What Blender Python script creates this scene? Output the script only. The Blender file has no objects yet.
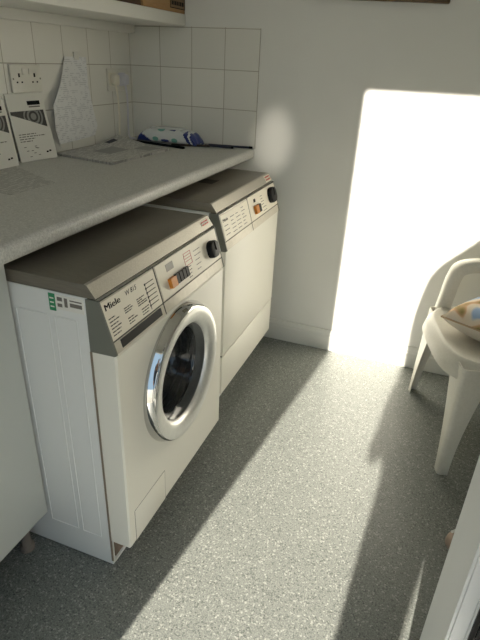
import bpy, bmesh, math, random
from mathutils import Vector, Matrix, noise as mnoise
S = bpy.context.scene
random.seed(4)
PI = math.pi

# ------------------------------------------------------------------ camera
cam_d = bpy.data.cameras.new('camera'); cam = bpy.data.objects.new('camera', cam_d)
S.collection.objects.link(cam); S.camera = cam
CX, CY, CZ = 1.3761, -2.2357, 1.2595
YAW, PITCH, ROLL, FPX = 0.3445, -0.4682, 0.0458, 513.5
fw = Vector((-math.sin(YAW)*math.cos(PITCH), math.cos(YAW)*math.cos(PITCH), math.sin(PITCH)))
rt = Vector((math.cos(YAW), math.sin(YAW), 0)); up = rt.cross(fw)
r2 = rt*math.cos(ROLL) + up*math.sin(ROLL); u2 = up*math.cos(ROLL) - rt*math.sin(ROLL)
cam.matrix_world = Matrix(((r2.x, u2.x, -fw.x, CX), (r2.y, u2.y, -fw.y, CY), (r2.z, u2.z, -fw.z, CZ), (0, 0, 0, 1)))
cam_d.sensor_fit = 'VERTICAL'; cam_d.sensor_height = 24; cam_d.lens = FPX*24/640
cam_d.clip_start = 0.01

# ------------------------------------------------------------------ sky, sun, exposure
w = bpy.data.worlds.new('sky'); S.world = w; w.use_nodes = True
bg = w.node_tree.nodes['Background']; bg.inputs[0].default_value = (0.56, 0.78, 1.0, 1); bg.inputs[1].default_value = 1.15
sun_d = bpy.data.lights.new('sun', 'SUN'); sun_d.energy = 22.0; sun_d.angle = math.radians(0.8); sun_d.color = (1.0, 0.93, 0.80)
sun = bpy.data.objects.new('sun', sun_d); S.collection.objects.link(sun)
SLOPE, TAN = 0.108, 0.36
sdir = Vector((SLOPE, 1, -TAN*math.hypot(1, SLOPE)))
sun.rotation_euler = sdir.to_track_quat('-Z', 'Y').to_euler(); sun.location = (0.5, -8, 4)
# added spot lamp standing in for sunlight reflected by the open door's glass
gl_d = bpy.data.lights.new('door_glint_stand_in', 'SPOT'); gl_d.energy = 75; gl_d.color = (1, 0.92, 0.78)
gl_d.spot_size = math.radians(8.5); gl_d.spot_blend = 0.9; gl_d.shadow_soft_size = 0.03
gl = bpy.data.objects.new('door_glint_stand_in', gl_d); S.collection.objects.link(gl)
gl.location = (1.52, -1.93, 1.60)
gl.rotation_euler = (Vector((0.69, 0, 0.95)) - gl.location).to_track_quat('-Z', 'Y').to_euler(); gl.scale = (0.62, 1.0, 1)
S.view_settings.view_transform = 'Standard'; S.view_settings.look = 'None'
S.view_settings.gamma = 1; S.view_settings.use_curve_mapping = False
S.view_settings.exposure = 0.0
S.cycles.diffuse_bounces = 8; S.cycles.max_bounces = 14

# ------------------------------------------------------------------ helpers
def lin(c):
    return tuple(((v/255)/12.92 if v/255 <= .04045 else ((v/255+.055)/1.055)**2.4) for v in c)
def mat(name, rgb, rough=0.5, metal=0.0, **kw):
    m = bpy.data.materials.new(name); m.use_nodes = True
    b = m.node_tree.nodes['Principled BSDF']
    c = lin(rgb); b.inputs['Base Color'].default_value = (*c, 1)
    b.inputs['Roughness'].default_value = rough; b.inputs['Metallic'].default_value = metal
    for k, v in kw.items(): b.inputs[k.replace('_', ' ')].default_value = v
    return m
def nd(m, t, **kw):
    n = m.node_tree.nodes.new(t)
    for k, v in kw.items():
        if k in n.inputs: n.inputs[k].default_value = v
        else: setattr(n, k, v)
    return n
def lk(m, a, b): m.node_tree.links.new(a, b)
def bsdf(m): return m.node_tree.nodes['Principled BSDF']
def ramp(m, stops, interp='LINEAR'):
    n = m.node_tree.nodes.new('ShaderNodeValToRGB'); cr = n.color_ramp; cr.interpolation = interp
    while len(cr.elements) < len(stops): cr.elements.new(0.5)
    for e, (p, c) in zip(cr.elements, stops): e.position = p; e.color = (*lin(c), 1)
    return n
def mottled(name, stops, scale, rough=0.5, detail=2, bump=0.0, metal=0, stretch=None, **kw):
    """noise through a colour ramp, in object space"""
    m = mat(name, stops[0][1], rough, metal, **kw)
    tc = nd(m, 'ShaderNodeTexCoord'); out = tc.outputs['Object']
    if stretch:
        mp = nd(m, 'ShaderNodeMapping'); mp.inputs['Scale'].default_value = stretch
        lk(m, out, mp.inputs['Vector']); out = mp.outputs[0]
    n = nd(m, 'ShaderNodeTexNoise', Scale=scale, Detail=detail); lk(m, out, n.inputs['Vector'])
    r = ramp(m, stops); lk(m, n.outputs['Fac'], r.inputs[0]); lk(m, r.outputs[0], bsdf(m).inputs['Base Color'])
    if bump:
        b = nd(m, 'ShaderNodeBump', Strength=bump, Distance=0.002); lk(m, n.outputs['Fac'], b.inputs['Height']); lk(m, b.outputs[0], bsdf(m).inputs['Normal'])
    return m

class MB:
    """collects shapes; build() links them as ONE mesh object"""
    def __init__(s): s.v = []; s.f = []; s.m = []; s.sm = []
    def add(s, vs, fs, mi=0, smooth=False):
        o = len(s.v); s.v += [Vector(v) for v in vs]
        for f in fs: s.f.append([i+o for i in f]); s.m.append(mi); s.sm.append(smooth)
        return s
    def box(s, x0, x1, y0, y1, z0, z1, mi=0, bev=0.0, seg=2):
        bm = bmesh.new(); bmesh.ops.create_cube(bm, size=1)
        for v in bm.verts: v.co = Vector(((x0+x1)/2+v.co.x*(x1-x0), (y0+y1)/2+v.co.y*(y1-y0), (z0+z1)/2+v.co.z*(z1-z0)))
        if bev: bmesh.ops.bevel(bm, geom=bm.edges[:], offset=bev, segments=seg, affect='EDGES', profile=0.5)
        return s.addbm(bm, mi, bool(bev))
    def addbm(s, bm, mi=0, smooth=False, M=None):
        if M is not None: bm.transform(M)
        bm.verts.index_update()
        s.add([v.co.copy() for v in bm.verts], [[v.index for v in f.verts] for f in bm.faces], mi, smooth); bm.free(); return s
    def prism(s, poly, axis, a, b, mi=0, smooth=False, bev=0.0):
        """poly in the two other axes (order x,y,z minus axis), extruded a..b along axis"""
        def P(p, t):
            q = list(p); q.insert(axis, t); return q
        n = len(poly)
        bm = bmesh.new()
        A = [bm.verts.new(P(p, a)) for p in poly]; B = [bm.verts.new(P(p, b)) for p in poly]
        bm.faces.new(A); bm.faces.new(B[::-1])
        for i in range(n): bm.faces.new((A[i], B[i], B[(i+1) % n], A[(i+1) % n]))
        bmesh.ops.recalc_face_normals(bm, faces=bm.faces[:])
        if bev: bmesh.ops.bevel(bm, geom=bm.edges[:], offset=bev, segments=2, affect='EDGES', profile=0.5)
        return s.addbm(bm, mi, smooth or bool(bev))
    def tube(s, pts, r, n=10, mi=0, caps=True):
        pts = [Vector(p) for p in pts]; R = r if isinstance(r, (list, tuple)) else [r]*len(pts)
        vs = []; fs = []; prev = None
        for i, p in enumerate(pts):
            t = (pts[min(i+1, len(pts)-1)] - pts[max(i-1, 0)]).normalized()
            a = prev if prev is not None else (Vector((0, 0, 1)) if abs(t.z) < .9 else Vector((1, 0, 0)))
            a = (a - t*a.dot(t)).normalized(); prev = a; b = t.cross(a)
            for k in range(n):
                th = 2*PI*k/n; vs.append(p + (a*math.cos(th)+b*math.sin(th))*R[i])
        for i in range(len(pts)-1):
            for k in range(n): fs.append((i*n+k, i*n+(k+1) % n, (i+1)*n+(k+1) % n, (i+1)*n+k))
        if caps: fs += [tuple(range(n))[::-1], tuple((len(pts)-1)*n+k for k in range(n))]
        return s.add(vs, fs, mi, True)
    def lathe_x(s, prof, c, n=64, mi=0, smooth=True):
        """profile of (x, r) turned about the x axis through c"""
        vs = []; fs = []
        for x, r in prof:
            for k in range(n):
                th = 2*PI*k/n; vs.append((c[0]+x, c[1]+r*math.cos(th), c[2]+r*math.sin(th)))
        for i in range(len(prof)-1):
            for k in range(n): fs.append((i*n+k, i*n+(k+1) % n, (i+1)*n+(k+1) % n, (i+1)*n+k))
        return s.add(vs, fs, mi, smooth)
    def grid(s, fn, nu, nv, mi=0, th=0.0, smooth=True, mfn=None):
        """surface fn(u,v) -> point; th thickens it along its normals"""
        P = [[Vector(fn(i/nu, j/nv)) for j in range(nv+1)] for i in range(nu+1)]
        def idx(i, j): return i*(nv+1)+j
        vs = [P[i][j] for i in range(nu+1) for j in range(nv+1)]
        fs = [(idx(i, j), idx(i+1, j), idx(i+1, j+1), idx(i, j+1)) for i in range(nu) for j in range(nv)]
        ms = [mfn((i+.5)/nu, (j+.5)/nv) if mfn else mi for i in range(nu) for j in range(nv)]
        if th:
            N = []
            for i in range(nu+1):
                for j in range(nv+1):
                    a = P[min(i+1, nu)][j]-P[max(i-1, 0)][j]; b = P[i][min(j+1, nv)]-P[i][max(j-1, 0)]
                    n = a.cross(b); N.append(n.normalized() if n.length > 1e-12 else Vector((0, 0, 1)))
            o = len(vs); vs = vs + [v - n*th for v, n in zip(vs, N)]
            fs2 = [tuple(q+o for q in f[::-1]) for f in fs]; ed = []
            for i in range(nu): ed += [(idx(i, 0), idx(i, 0)+o, idx(i+1, 0)+o, idx(i+1, 0)), (idx(i+1, nv), idx(i+1, nv)+o, idx(i, nv)+o, idx(i, nv))]
            for j in range(nv): ed += [(idx(0, j+1), idx(0, j+1)+o, idx(0, j)+o, idx(0, j)), (idx(nu, j), idx(nu, j)+o, idx(nu, j+1)+o, idx(nu, j+1))]
            s.add(vs, [], mi)
            base = len(s.v)-len(vs)
            for f, m_ in zip(fs, ms): s.f.append([i+base for i in f]); s.m.append(m_); s.sm.append(smooth)
            for f, m_ in zip(fs2, ms): s.f.append([i+base for i in f]); s.m.append(mi); s.sm.append(smooth)
            for f in ed: s.f.append([i+base for i in f]); s.m.append(mi); s.sm.append(False)
        else:
            base = len(s.v); s.v += vs
            for f, m_ in zip(fs, ms): s.f.append([i+base for i in f]); s.m.append(m_); s.sm.append(smooth)
        return s
    def quad(s, o, U, V, mi=0):
        o, U, V = Vector(o), Vector(U), Vector(V)
        return s.add([o, o+U, o+U+V, o+V], [(0, 1, 2, 3)], mi)
    def build(s, name, mats, parent=None, loc=None, sharp=40):
        if not isinstance(mats, (list, tuple)): mats = [mats]
        L = Vector(loc) if loc is not None else (PLOC[parent] if parent is not None else Vector((0, 0, 0)))
        me = bpy.data.meshes.new(name)
        me.from_pydata([tuple(v-L) for v in s.v], [], s.f)
        for m_ in mats: me.materials.append(m_)
        for p, mi, sm in zip(me.polygons, s.m, s.sm): p.material_index = mi; p.use_smooth = sm
        me.validate(); me.update()
        if any(s.sm): me.set_sharp_from_angle(angle=math.radians(sharp))
        o = bpy.data.objects.new(name, me); S.collection.objects.link(o)
        if parent is not None:
            o.parent = parent; o.location = L - PLOC[parent]
        else: o.location = L
        PLOC[o] = L
        return o
PLOC = {}
def thing(name, label, cat, loc, group=None):
    o = bpy.data.objects.new(name, None); o.empty_display_size = 0.05; S.collection.objects.link(o)
    o.location = loc; PLOC[o] = Vector(loc); return tag(o, label, cat, group)
def tag(o, label, cat, group=None):
    o['label'] = label; o['category'] = cat
    if group: o['group'] = group
    return o
def struct(o): o['kind'] = 'structure'; return o
def text_mesh(mb, body, size, o, U, V, mi=0, bold=0.0, shear=0.0, sx=1.0):
    """lettering laid on the plane through o with unit axes U (reading) and V (up)"""
    c = bpy.data.curves.new('txt', 'FONT'); c.body = body; c.size = size; c.offset = bold; c.shear = shear; c.resolution_u = 3
    t = bpy.data.objects.new('txt', c); S.collection.objects.link(t)
    dg = bpy.context.evaluated_depsgraph_get()
    me = bpy.data.meshes.new_from_object(t.evaluated_get(dg))
    o, U, V = Vector(o), Vector(U).normalized(), Vector(V).normalized()
    mb.add([o + U*v.co.x*sx + V*v.co.y for v in me.vertices], [list(p.vertices) for p in me.polygons], mi)
    bpy.data.objects.remove(t); bpy.data.curves.remove(c); bpy.data.meshes.remove(me)
    return mb

# ------------------------------------------------------------------ materials
WHITE = mottled('painted_wall', [(0.3, (220, 220, 215)), (0.7, (224, 224, 219))], 3, 0.75, bump=0.05)
CEIL = mat('ceiling_paint', (225, 225, 220), 0.9)
GLOSS_WHITE = mat('gloss_trim_paint', (214, 214, 208), 0.4)
def floor_mat():
    m = mat('speckled_vinyl', (150, 150, 145), 0.42)
    tc = nd(m, 'ShaderNodeTexCoord')
    n1 = nd(m, 'ShaderNodeTexNoise', Scale=260.0, Detail=3.0, Roughness=0.7); lk(m, tc.outputs['Object'], n1.inputs['Vector'])
    r1 = ramp(m, [(0.30, (58, 62, 61)), (0.44, (102, 106, 103)), (0.56, (130, 133, 128)), (0.70, (178, 178, 171))])
    lk(m, n1.outputs['Fac'], r1.inputs[0])
    v = nd(m, 'ShaderNodeTexVoronoi', Scale=230.0); lk(m, tc.outputs['Object'], v.inputs['Vector'])
    sp = nd(m, 'ShaderNodeSeparateColor'); lk(m, v.outputs['Color'], sp.inputs[0])
    r2 = ramp(m, [(0.0, (44, 48, 48)), (0.16, (114, 117, 113)), (0.92, (182, 182, 175))], 'CONSTANT'); lk(m, sp.outputs[0], r2.inputs[0])
    mx = nd(m, 'ShaderNodeMix', data_type='RGBA'); mx.inputs[0].default_value = 0.42; lk(m, r1.outputs[0], mx.inputs[6])
    lk(m, r2.outputs[0], mx.inputs[7])
    lk(m, mx.outputs[2], bsdf(m).inputs['Base Color'])
    return m
FLOOR = floor_mat()
def tile_mat(axis, o0, z0, s):
    """square glazed tiles with grout, laid in the wall's own plane"""
    m = mat('glazed_tiles_'+axis, (205, 204, 196), 0.22)
    tc = nd(m, 'ShaderNodeTexCoord'); sx = nd(m, 'ShaderNodeSeparateXYZ'); lk(m, tc.outputs['Object'], sx.inputs[0])
    cb = nd(m, 'ShaderNodeCombineXYZ')
    def off(src, d):
        a = nd(m, 'ShaderNodeMath', operation='ADD'); a.inputs[1].default_value = d; lk(m, src, a.inputs[0]); return a.outputs[0]
    lk(m, off(sx.outputs['X' if axis == 'x' else 'Y'], -o0 + 40*s), cb.inputs[0]); lk(m, off(sx.outputs['Z'], -z0 + 40*s), cb.inputs[1])
    br = nd(m, 'ShaderNodeTexBrick', offset=0.0, squash=1.0)
    for k, v in (('Scale', 1.0), ('Mortar Size', 0.0016), ('Mortar Smooth', 0.3), ('Brick Width', s), ('Row Height', s), ('Bias', 0.0)): br.inputs[k].default_value = v
    br.inputs['Color1'].default_value = (*lin((222, 221, 214)), 1); br.inputs['Color2'].default_value = (*lin((227, 226, 219)), 1)
    br.inputs['Mortar'].default_value = (*lin((172, 166, 154)), 1)
    lk(m, cb.outputs[0], br.inputs['Vector']); lk(m, br.outputs['Color'], bsdf(m).inputs['Base Color'])
    b = nd(m, 'ShaderNodeBump', Strength=0.5, Distance=0.002); b.invert = True
    lk(m, br.outputs['Fac'], b.inputs['Height']); lk(m, b.outputs[0], bsdf(m).inputs['Normal'])
    return m
WORKTOP = mottled('grey_laminate', [(0.3, (168, 168, 164)), (0.5, (186, 186, 181)), (0.7, (202, 202, 197))], 260, 0.38)
STEEL = mottled('brushed_steel', [(0.3, (176, 171, 160)), (0.7, (196, 191, 180))], 40, 0.40, metal=0.55, stretch=(1, 14, 14))
LID_TOP = mottled('lid_top_grey', [(0.3, (112, 107, 97)), (0.7, (122, 117, 106))], 40, 0.42, metal=0.35, stretch=(1, 14, 14))
FASCIA = mottled('silver_fascia', [(0.3, (196, 190, 176)), (0.7, (206, 200, 186))], 60, 0.4, metal=0.12)
FASCIA_SIDE = mat('fascia_end_grey', (112, 114, 106), 0.45, 0.2)
PANEL_W = mat('cream_print_panel', (230, 224, 208), 0.4)
ENAMEL = mat('white_enamel', (222, 220, 210), 0.42)
ENAMEL_SIDE = mat('white_side_enamel', (214, 216, 214), 0.3)
BLACK = mat('black_plastic', (10, 10, 11), 0.5, 0.0, Specular_IOR_Level=0.25)
DARKGAP = mat('dark_seam', (40, 38, 34), 0.7)
INK = mat('black_print', (14, 14, 16), 0.7, 0.0, Specular_IOR_Level=0.2)
INKGREY = mat('grey_print', (110, 106, 100), 0.6)
ORANGE = mat('amber_button', (196, 124, 40), 0.35)
REDINK = mat('red_print', (190, 70, 66), 0.5)
CHROME = mat('polished_chrome', (196, 196, 194), 0.05, 1.0)
CHROME_S = mottled('satin_chrome', [(0.3, (216, 216, 212)), (0.7, (224, 224, 220))], 90, 0.34, metal=0.6)
RUBBER = mat('dark_rubber', (46, 48, 50), 0.5)
DRUM = mottled('drum_steel', [(0.42, (40, 42, 44)), (0.5, (120, 122, 122))], 160, 0.3, metal=0.8)
DGLASS = mat('door_bowl_glass', (150, 156, 160), 0.03, 0.0, Transmission_Weight=0.95, IOR=1.45)
PLASTIC_CH = mottled('white_resin', [(0.3, (205, 202, 190)), (0.7, (212, 209, 198))], 120, 0.45, bump=0.06)
PVC = mat('white_pvc', (214, 215, 212), 0.3)
PAPER = mat('white_paper', (220, 219, 212), 0.8)
SOCKET = mat('white_moulded_plastic', (216, 214, 204), 0.35)

# ------------------------------------------------------------------ the setting
RX, FY, H = 2.30, -2.45, 2.35           # right wall, doorway wall (outer face), ceiling
JX0, JX1, DH = 0.795, 1.63, 2.055       # doorway
b = MB().box(-0.1, RX+.1, FY, 0.12, -0.1, 0); struct(b.build('floor', FLOOR))
b = MB().box(-0.1, RX+.1, FY, 0.12, H, H+.1); struct(b.build('ceiling', CEIL))
b = MB().box(-0.1, RX+.1, 0.006, 0.12, 0, H); struct(b.build('wall_back', WHITE))
b = MB().box(-0.1, -0.006, FY, 0.006, 0, H); struct(b.build('wall_left', WHITE))
b = MB().box(RX, RX+.1, FY, 0.006, 0, H); struct(b.build('wall_right', WHITE))
b = MB().box(-0.006, JX0, FY, FY+.1, 0, H).box(JX1, RX, FY, FY+.1, 0, H).box(JX0, JX1, FY, FY+.1, DH, H)
struct(b.build('wall_front', WHITE))
b = MB()
b.box(-6, 8, -12, FY, -0.16, -0.06)
struct(b.build('floor_outside', mottled('patio_slabs', [(0.3, (150, 146, 136)), (0.7, (176, 170, 158))], 6, 0.9)))
TS = 0.1532
b = MB().box(0, 0.606, 0.0, 0.006, 0.913, 1.3765); struct(b.build('trim_1', tile_mat('x', -0.0069, 1.0666, TS)))
b = MB().box(-0.006, 0, FY+.1, 0.006, 0.913, 1.3765); struct(b.build('trim_2', tile_mat('y', -0.0108, 1.0666, TS)))
# skirting with a moulded top edge
prof = [(0.006, 0), (-0.012, 0), (-0.012, 0.072), (-0.009, 0.080), (-0.009, 0.086), (-0.005, 0.096), (-0.001, 0.104), (0.006, 0.104)]
b = MB().prism(prof, 0, 0.60, RX); struct(b.build('baseboard_back', GLOSS_WHITE))
prof = [(RX, 0), (RX-.014, 0), (RX-.014, 0.08), (RX-.006, 0.104), (RX, 0.104)]
b = MB().prism(prof, 1, FY+.1, -0.012); struct(b.build('baseboard_right', GLOSS_WHITE))
# door frame lining the opening
b = MB().box(JX0-.02, JX0, FY+.0, FY+.13, 0, DH).box(JX1, JX1+.02, FY, FY+.13, 0, DH)
struct(b.build('trim_3', PVC))

# open half-glazed door leaf, hinged on the right jamb
dl = struct(bpy.data.objects.new('door_1', None)); S.collection.objects.link(dl)
HG = Vector((1.603, -2.335, 0)); FE = Vector((1.509, -1.585, 0)); PLOC[dl] = HG.copy(); dl.location = HG
DV = (HG-FE).normalized(); DN = Vector((-DV.y*-1, DV.x*-1, 0)); DN = Vector((DV.y, -DV.x, 0)).normalized()   # into the room's left
if DN.x > 0: DN = -DN
WD = (HG-FE).length
def dbox(mb, s0, s1, t0, t1, z0, z1, bev=0.0, mi=0):
    """box along the leaf: s from the free edge to the hinge, t away from the left face (negative = behind)"""
    bm = bmesh.new(); bmesh.ops.create_cube(bm, size=1)
    for v in bm.verts:
        s_, t_, z_ = (s0+s1)/2+v.co.x*(s1-s0), (t0+t1)/2+v.co.y*(t1-t0), (z0+z1)/2+v.co.z*(z1-z0)
        v.co = FE + DV*s_ + DN*t_ + Vector((0, 0, z_))
    bmesh.ops.recalc_face_normals(bm, faces=bm.faces[:])
    if bev: bmesh.ops.bevel(bm, geom=bm.edges[:], offset=bev, segments=2, affect='EDGES')
    mb.addbm(bm, mi, bool(bev))
    return mb
ST = 0.105
b = MB(); dbox(b, 0, ST, -.06, 0, .03, 2.02, .004); dbox(b, WD-ST, WD, -.06, 0, .03, 2.02, .004)
for z0, z1 in ((.03, .15), (.92, 1.02), (1.90, 2.02)): dbox(b, ST-.003, WD-ST+.003, -.06, -.0005, z0, z1, .004)
b.build('door_frame', PVC, dl)
b = MB()
for z0, z1 in ((.15, .92), (1.02, 1.90)):
    dbox(b, ST, ST+.006, -.03, -.022, z0, z1, .001); dbox(b, WD-ST-.006, WD-ST, -.03, -.022, z0, z1, .001)
b.build('glazing_bead', PVC, dl)
b = MB()
for z0, z1 in ((.15, .92), (1.02, 1.90)):
    dbox(b, ST+.006, ST+.009, -.03, -.024, z0, z1)
b.build('gasket', BLACK, dl)
PANE = mat('clear_pane', (240, 245, 245), 0.02, 0, Transmission_Weight=1.0, IOR=1.45)
for z0, z1 in ((.14, .93), (1.01, 1.91)):
    b = MB(); dbox(b, ST-.005, WD-ST+.005, -.037, -.031, z0, z1); b.build('door_pane', PANE, dl)
b = MB(); dbox(b, .03, .07, 0, .012, .95, 1.15, .004); b.tube([FE+DV*.05+DN*.01+Vector((0, 0, 1.08)), FE+DV*.05+DN*.05+Vector((0, 0, 1.08)), FE+DV*.17+DN*.05+Vector((0, 0, 1.08))], .009)
b.build('door_handle', CHROME_S, dl)

# ------------------------------------------------------------------ worktop, shelf, cupboard
b = MB()
WT = 0.913; WX = 0.606
arc = [(WX-.016+.016*math.cos(a), WT-.016+.016*math.sin(a)) for a in [PI/2*k/6 for k in range(7)]]
arc2 = [(WX-.010+.010*math.cos(a), .873+.010+.010*math.sin(a)) for a in [-PI/2*k/4 for k in range(5)]]
poly = [(0, .873), (0, WT)] + arc[::-1] + arc2
b.prism(poly, 1, FY+.1, -0.0005, smooth=True)
tag(b.build('worktop', WORKTOP, loc=(0.3, -1.2, WT-.04), sharp=60), 'long grey speckled laminate worktop with a rounded front edge above the machines', 'worktop')

sh = thing('wall_shelf', 'painted white wooden shelf on the left wall above the tiles', 'shelf', (0.0, -1.0, 1.377))
b = MB().box(0.001, 0.27, FY+.1, 0.004, 1.377, 1.420, bev=.003); b.build('board', GLOSS_WHITE, sh)
b = MB().box(0.001, 0.026, FY+.1, 0.0, 1.345, 1.3768, bev=.002); b.build('batten', GLOSS_WHITE, sh)

CARD = mottled('brown_cardboard', [(0.3, (150, 118, 80)), (0.7, (164, 130, 90))], 30, 0.85, stretch=(1, 1, 8))
CARD_D = mottled('dark_cardboard', [(0.3, (70, 50, 34)), (0.7, (84, 62, 42))], 30, 0.8)
TAPE = mat('box_label_paper', (120, 98, 70), 0.7)
def carton(y0, y1, x1, h, m, lab, label):
    t = thing('cardboard_box', label, 'box', (x1-.1, (y0+y1)/2, 1.4205))
    MB().box(.03, x1, y0, y1, 1.4205, 1.4205+h, bev=.002).build('carton', m, t)
    q = MB().box(.032, x1-.002, y0+.002, y1-.002, 1.4205+h, 1.4205+h+.003); q.build('flap', m, t)
    if lab:
        l = MB(); X = x1+.0006
        l.box(x1-.001, X, y1-.128, y1-.004, 1.4225+.012, 1.4225+.10, 1)
        for z in (1.4335, 1.522): l.box(x1-.001, X+.0005, y1-.13, y1-.002, z, z+.003, 0)
        for y in (y1-.13, y1-.005): l.box(x1-.001, X+.0005, y, y+.003, 1.4335, 1.525, 0)
        for k in range(3):
            zz = 1.445+k*.026; yy = y1-.118
            while yy < y1-.02:
                wv = random.uniform(.008, .02); l.box(x1-.001, X+.0004, yy, min(yy+wv, y1-.014), zz, zz+.014, 0); yy += wv+.004
        l.build('printed_label', [INK, TAPE], t)
    return t
carton(-.335, .003, .267, .16, CARD, True, 'light brown cardboard box with black printed label at the shelf end')
carton(-.80, -.345, .265, .14, CARD_D, False, 'dark brown box on the shelf left of the light brown box')

cb = thing('base_cupboard', 'white base cupboard under the worktop left of the washing machine', 'cupboard', (0.3, -1.75, 0))
CABW = mat('cupboard_white', (196, 200, 196), 0.35)
MB().box(.02, .544, -2.04, -1.4555, .139, .872, bev=.002).build('carcass', CABW, cb)
MB().box(.546, .564, -2.04, -1.4565, .136, .868, bev=.003).build('door', CABW, cb)
GLEG = mat('grey_leg_plastic', (120, 112, 104), 0.5)
for x, y in ((.50, -1.49), (.50, -2.0), (.08, -1.49), (.08, -2.0)):
    m_ = MB().lathe_x([(0, .0005), (0, .02), (.012, .02), (.018, .013), (.127, .013), (.129, .026), (.139, .026), (.139, .0005)], (0, 0, 0), 16)
    m_.v = [Vector((x+v.y, y+v.z, v.x)) for v in m_.v]; m_.build('leg', GLEG, cb)

# ------------------------------------------------------------------ the two machines
def front_with_hole(mb, x0, x1, y0, y1, z0, z1, c, r, n=64, mi=0, bev=.004):
    """slab x0..x1 with a round hole"""
    for X, flip in ((x1, False), (x0, True)):
        bm = bmesh.new()
        ri = bev if not flip else 0
        R = [(y0+ri, z0+ri), (y1-ri, z0+ri), (y1-ri, z1-ri), (y0+ri, z1-ri)]
        rv = [bm.verts.new((X, y, z)) for y, z in R]
        cv = [bm.verts.new((X, c[0]+r*math.cos(2*PI*k/n), c[1]+r*math.sin(2*PI*k/n))) for k in range(n)]
        es = [bm.edges.new((rv[i], rv[(i+1) % 4])) for i in range(4)] + [bm.edges.new((cv[i], cv[(i+1) % n])) for i in range(n)]
        bmesh.ops.triangle_fill(bm, edges=es, use_beauty=True)
        for f in bm.faces:
            f.normal_update()
            if (f.normal.x > 0) == flip: f.normal_flip()
        mb.addbm(bm, mi)
    A = [(x1, y0+bev, z0+bev), (x1, y1-bev, z0+bev), (x1, y1-bev, z1-bev), (x1, y0+bev, z1-bev)]
    B = [(x1-bev, y0, z0), (x1-bev, y1, z0), (x1-bev, y1, z1), (x1-bev, y0, z1)]
    D = [(x0, y0, z0), (x0, y1, z0), (x0, y1, z1), (x0, y0, z1)]
    mb.add(A+B, [(i, 4+i, 4+(i+1) % 4, (i+1) % 4) for i in range(4)], mi)
    mb.add(B+D, [(i, 4+i, 4+(i+1) % 4, (i+1) % 4) for i in range(4)], mi)
    cir = lambda X: [(X, c[0]+r*math.cos(2*PI*k/n), c[1]+r*math.sin(2*PI*k/n)) for k in range(n)]
    mb.add(cir(x1)+cir(x0), [(k, (k+1) % n, n+(k+1) % n, n+k) for k in range(n)], mi)
    return mb

def lid_and_fascia(t, a, W, dx, zt=0.842, zl=0.812, lidmat=None):
    """steel lid with sloping front lip and the raked control fascia; returns a mapper (y, depth 0..1, lift) -> point on the fascia"""
    e = a+W; XB = .05
    xl0, xl1 = .760+dx, .779+dx
    pr = [(XB, zl), (XB, zt-.006), (XB+.006, zt), (xl0-.004, zt), (xl0, zt-.0015), (xl1, zl+.002), (xl1-.003, zl)]
    lid = MB().prism(pr, 1, a, e, smooth=False, bev=.0012).build('lid', lidmat, t)
    MB().prism([(xl0-.006, zt+.0004), (xl0+.0006, zt-.0012), (xl1+.0007, zl+.0018), (xl1-.002, zl+.0004), (xl1-.004, zl+.004), (xl0-.004, zt-.004)], 1, a+.0003, e-.0003).build('lid_trim', STEEL, t)
    # fascia, raked
    A = Vector((.784+dx, 0, .809)); B = Vector((.819+dx, 0, .690)); xb = .757+dx
    pf = [(xb, A.z), (A.x, A.z), (B.x, B.z), (xb, B.z-.002)]
    fas = MB().prism(pf, 1, a+.004, e-.004, bev=.001).build('fascia', FASCIA, t)
    # end cheeks
    for y0, y1 in ((a, a+.004), (e-.004, e)):
        MB().prism([(xb-.004, A.z+.0005), (A.x+.0015, A.z+.0005), (B.x+.002, B.z), (B.x-.004, B.z-.004), (xb-.004, B.z-.006)], 1, y0, y1).build('fascia_end', FASCIA_SIDE, t)
    MB().box(xb, .776+dx, a+.003, e-.003, A.z+.0003, zl-.0003).build('seam', DARKGAP, t)
    D = B-A; N = Vector((-D.z, 0, D.x)).normalized()
    if N.x < 0: N = -N
    def P(y, d, lift=0.0): q = A + D*d + N*lift; return Vector((q.x, y, q.z))
    # badge on the lip
    L0 = Vector((xl0, 0, zt-.0015)); L1 = Vector((xl1, 0, zl+.002)); LD = L1-L0; LN = Vector((-LD.z, 0, LD.x)).normalized()
    if LN.x < 0: LN = -LN
    def L(y, d, lift=0): q = L0+LD*d+LN*(lift+.0009); return Vector((q.x, y, q.z))
    return P, L, lid, fas, D.normalized(), N
def plate(mb, P, y0, y1, d0, d1, l0, l1, mi=0):
    c = [P(y0, d0, l0), P(y1, d0, l0), P(y1, d1, l0), P(y0, d1, l0), P(y0, d0, l1), P(y1, d0, l1), P(y1, d1, l1), P(y0, d1, l1)]
    mb.add(c, [(4, 7, 6, 5), (0, 1, 5, 4), (1, 2, 6, 5), (2, 3, 7, 6), (3, 0, 4, 7)], mi); return mb
def rows(mb, P, y0, y1, d0, d1, n, l, mi, jitter=True, h=.022):
    for k in range(n):
        d = d0+(d1-d0)*k/max(n-1, 1); L_ = (y1-y0)*(random.uniform(.5, 1) if jitter else 1)
        y = y0
        while y < y0+L_:
            wv = random.uniform(.006, .014); plate(mb, P, y, min(y+wv, y0+L_), d, d+h, l-.0002, l, mi); y += wv+.002

def shell(t, a, W, dx, xf):
    """enamelled body with pressed side panels"""
    e = a+W; xb = .756+dx
    b = MB(); x0 = .05; z0, z1 = .004, .811
    for y0, y1 in ((a+.001, a+.012), (e-.012, e-.001)): b.box(x0, xb, y0, y1, z0, z1, bev=.002)
    b.box(x0, x0+.01, a+.012, e-.012, z0, z1); b.box(x0, xb, a+.012, e-.012, z0, z0+.012); b.box(x0, xb, a+.012, e-.012, z1-.012, z1)
    b.build('body', ENAMEL_SIDE, t)
    return b
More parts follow.
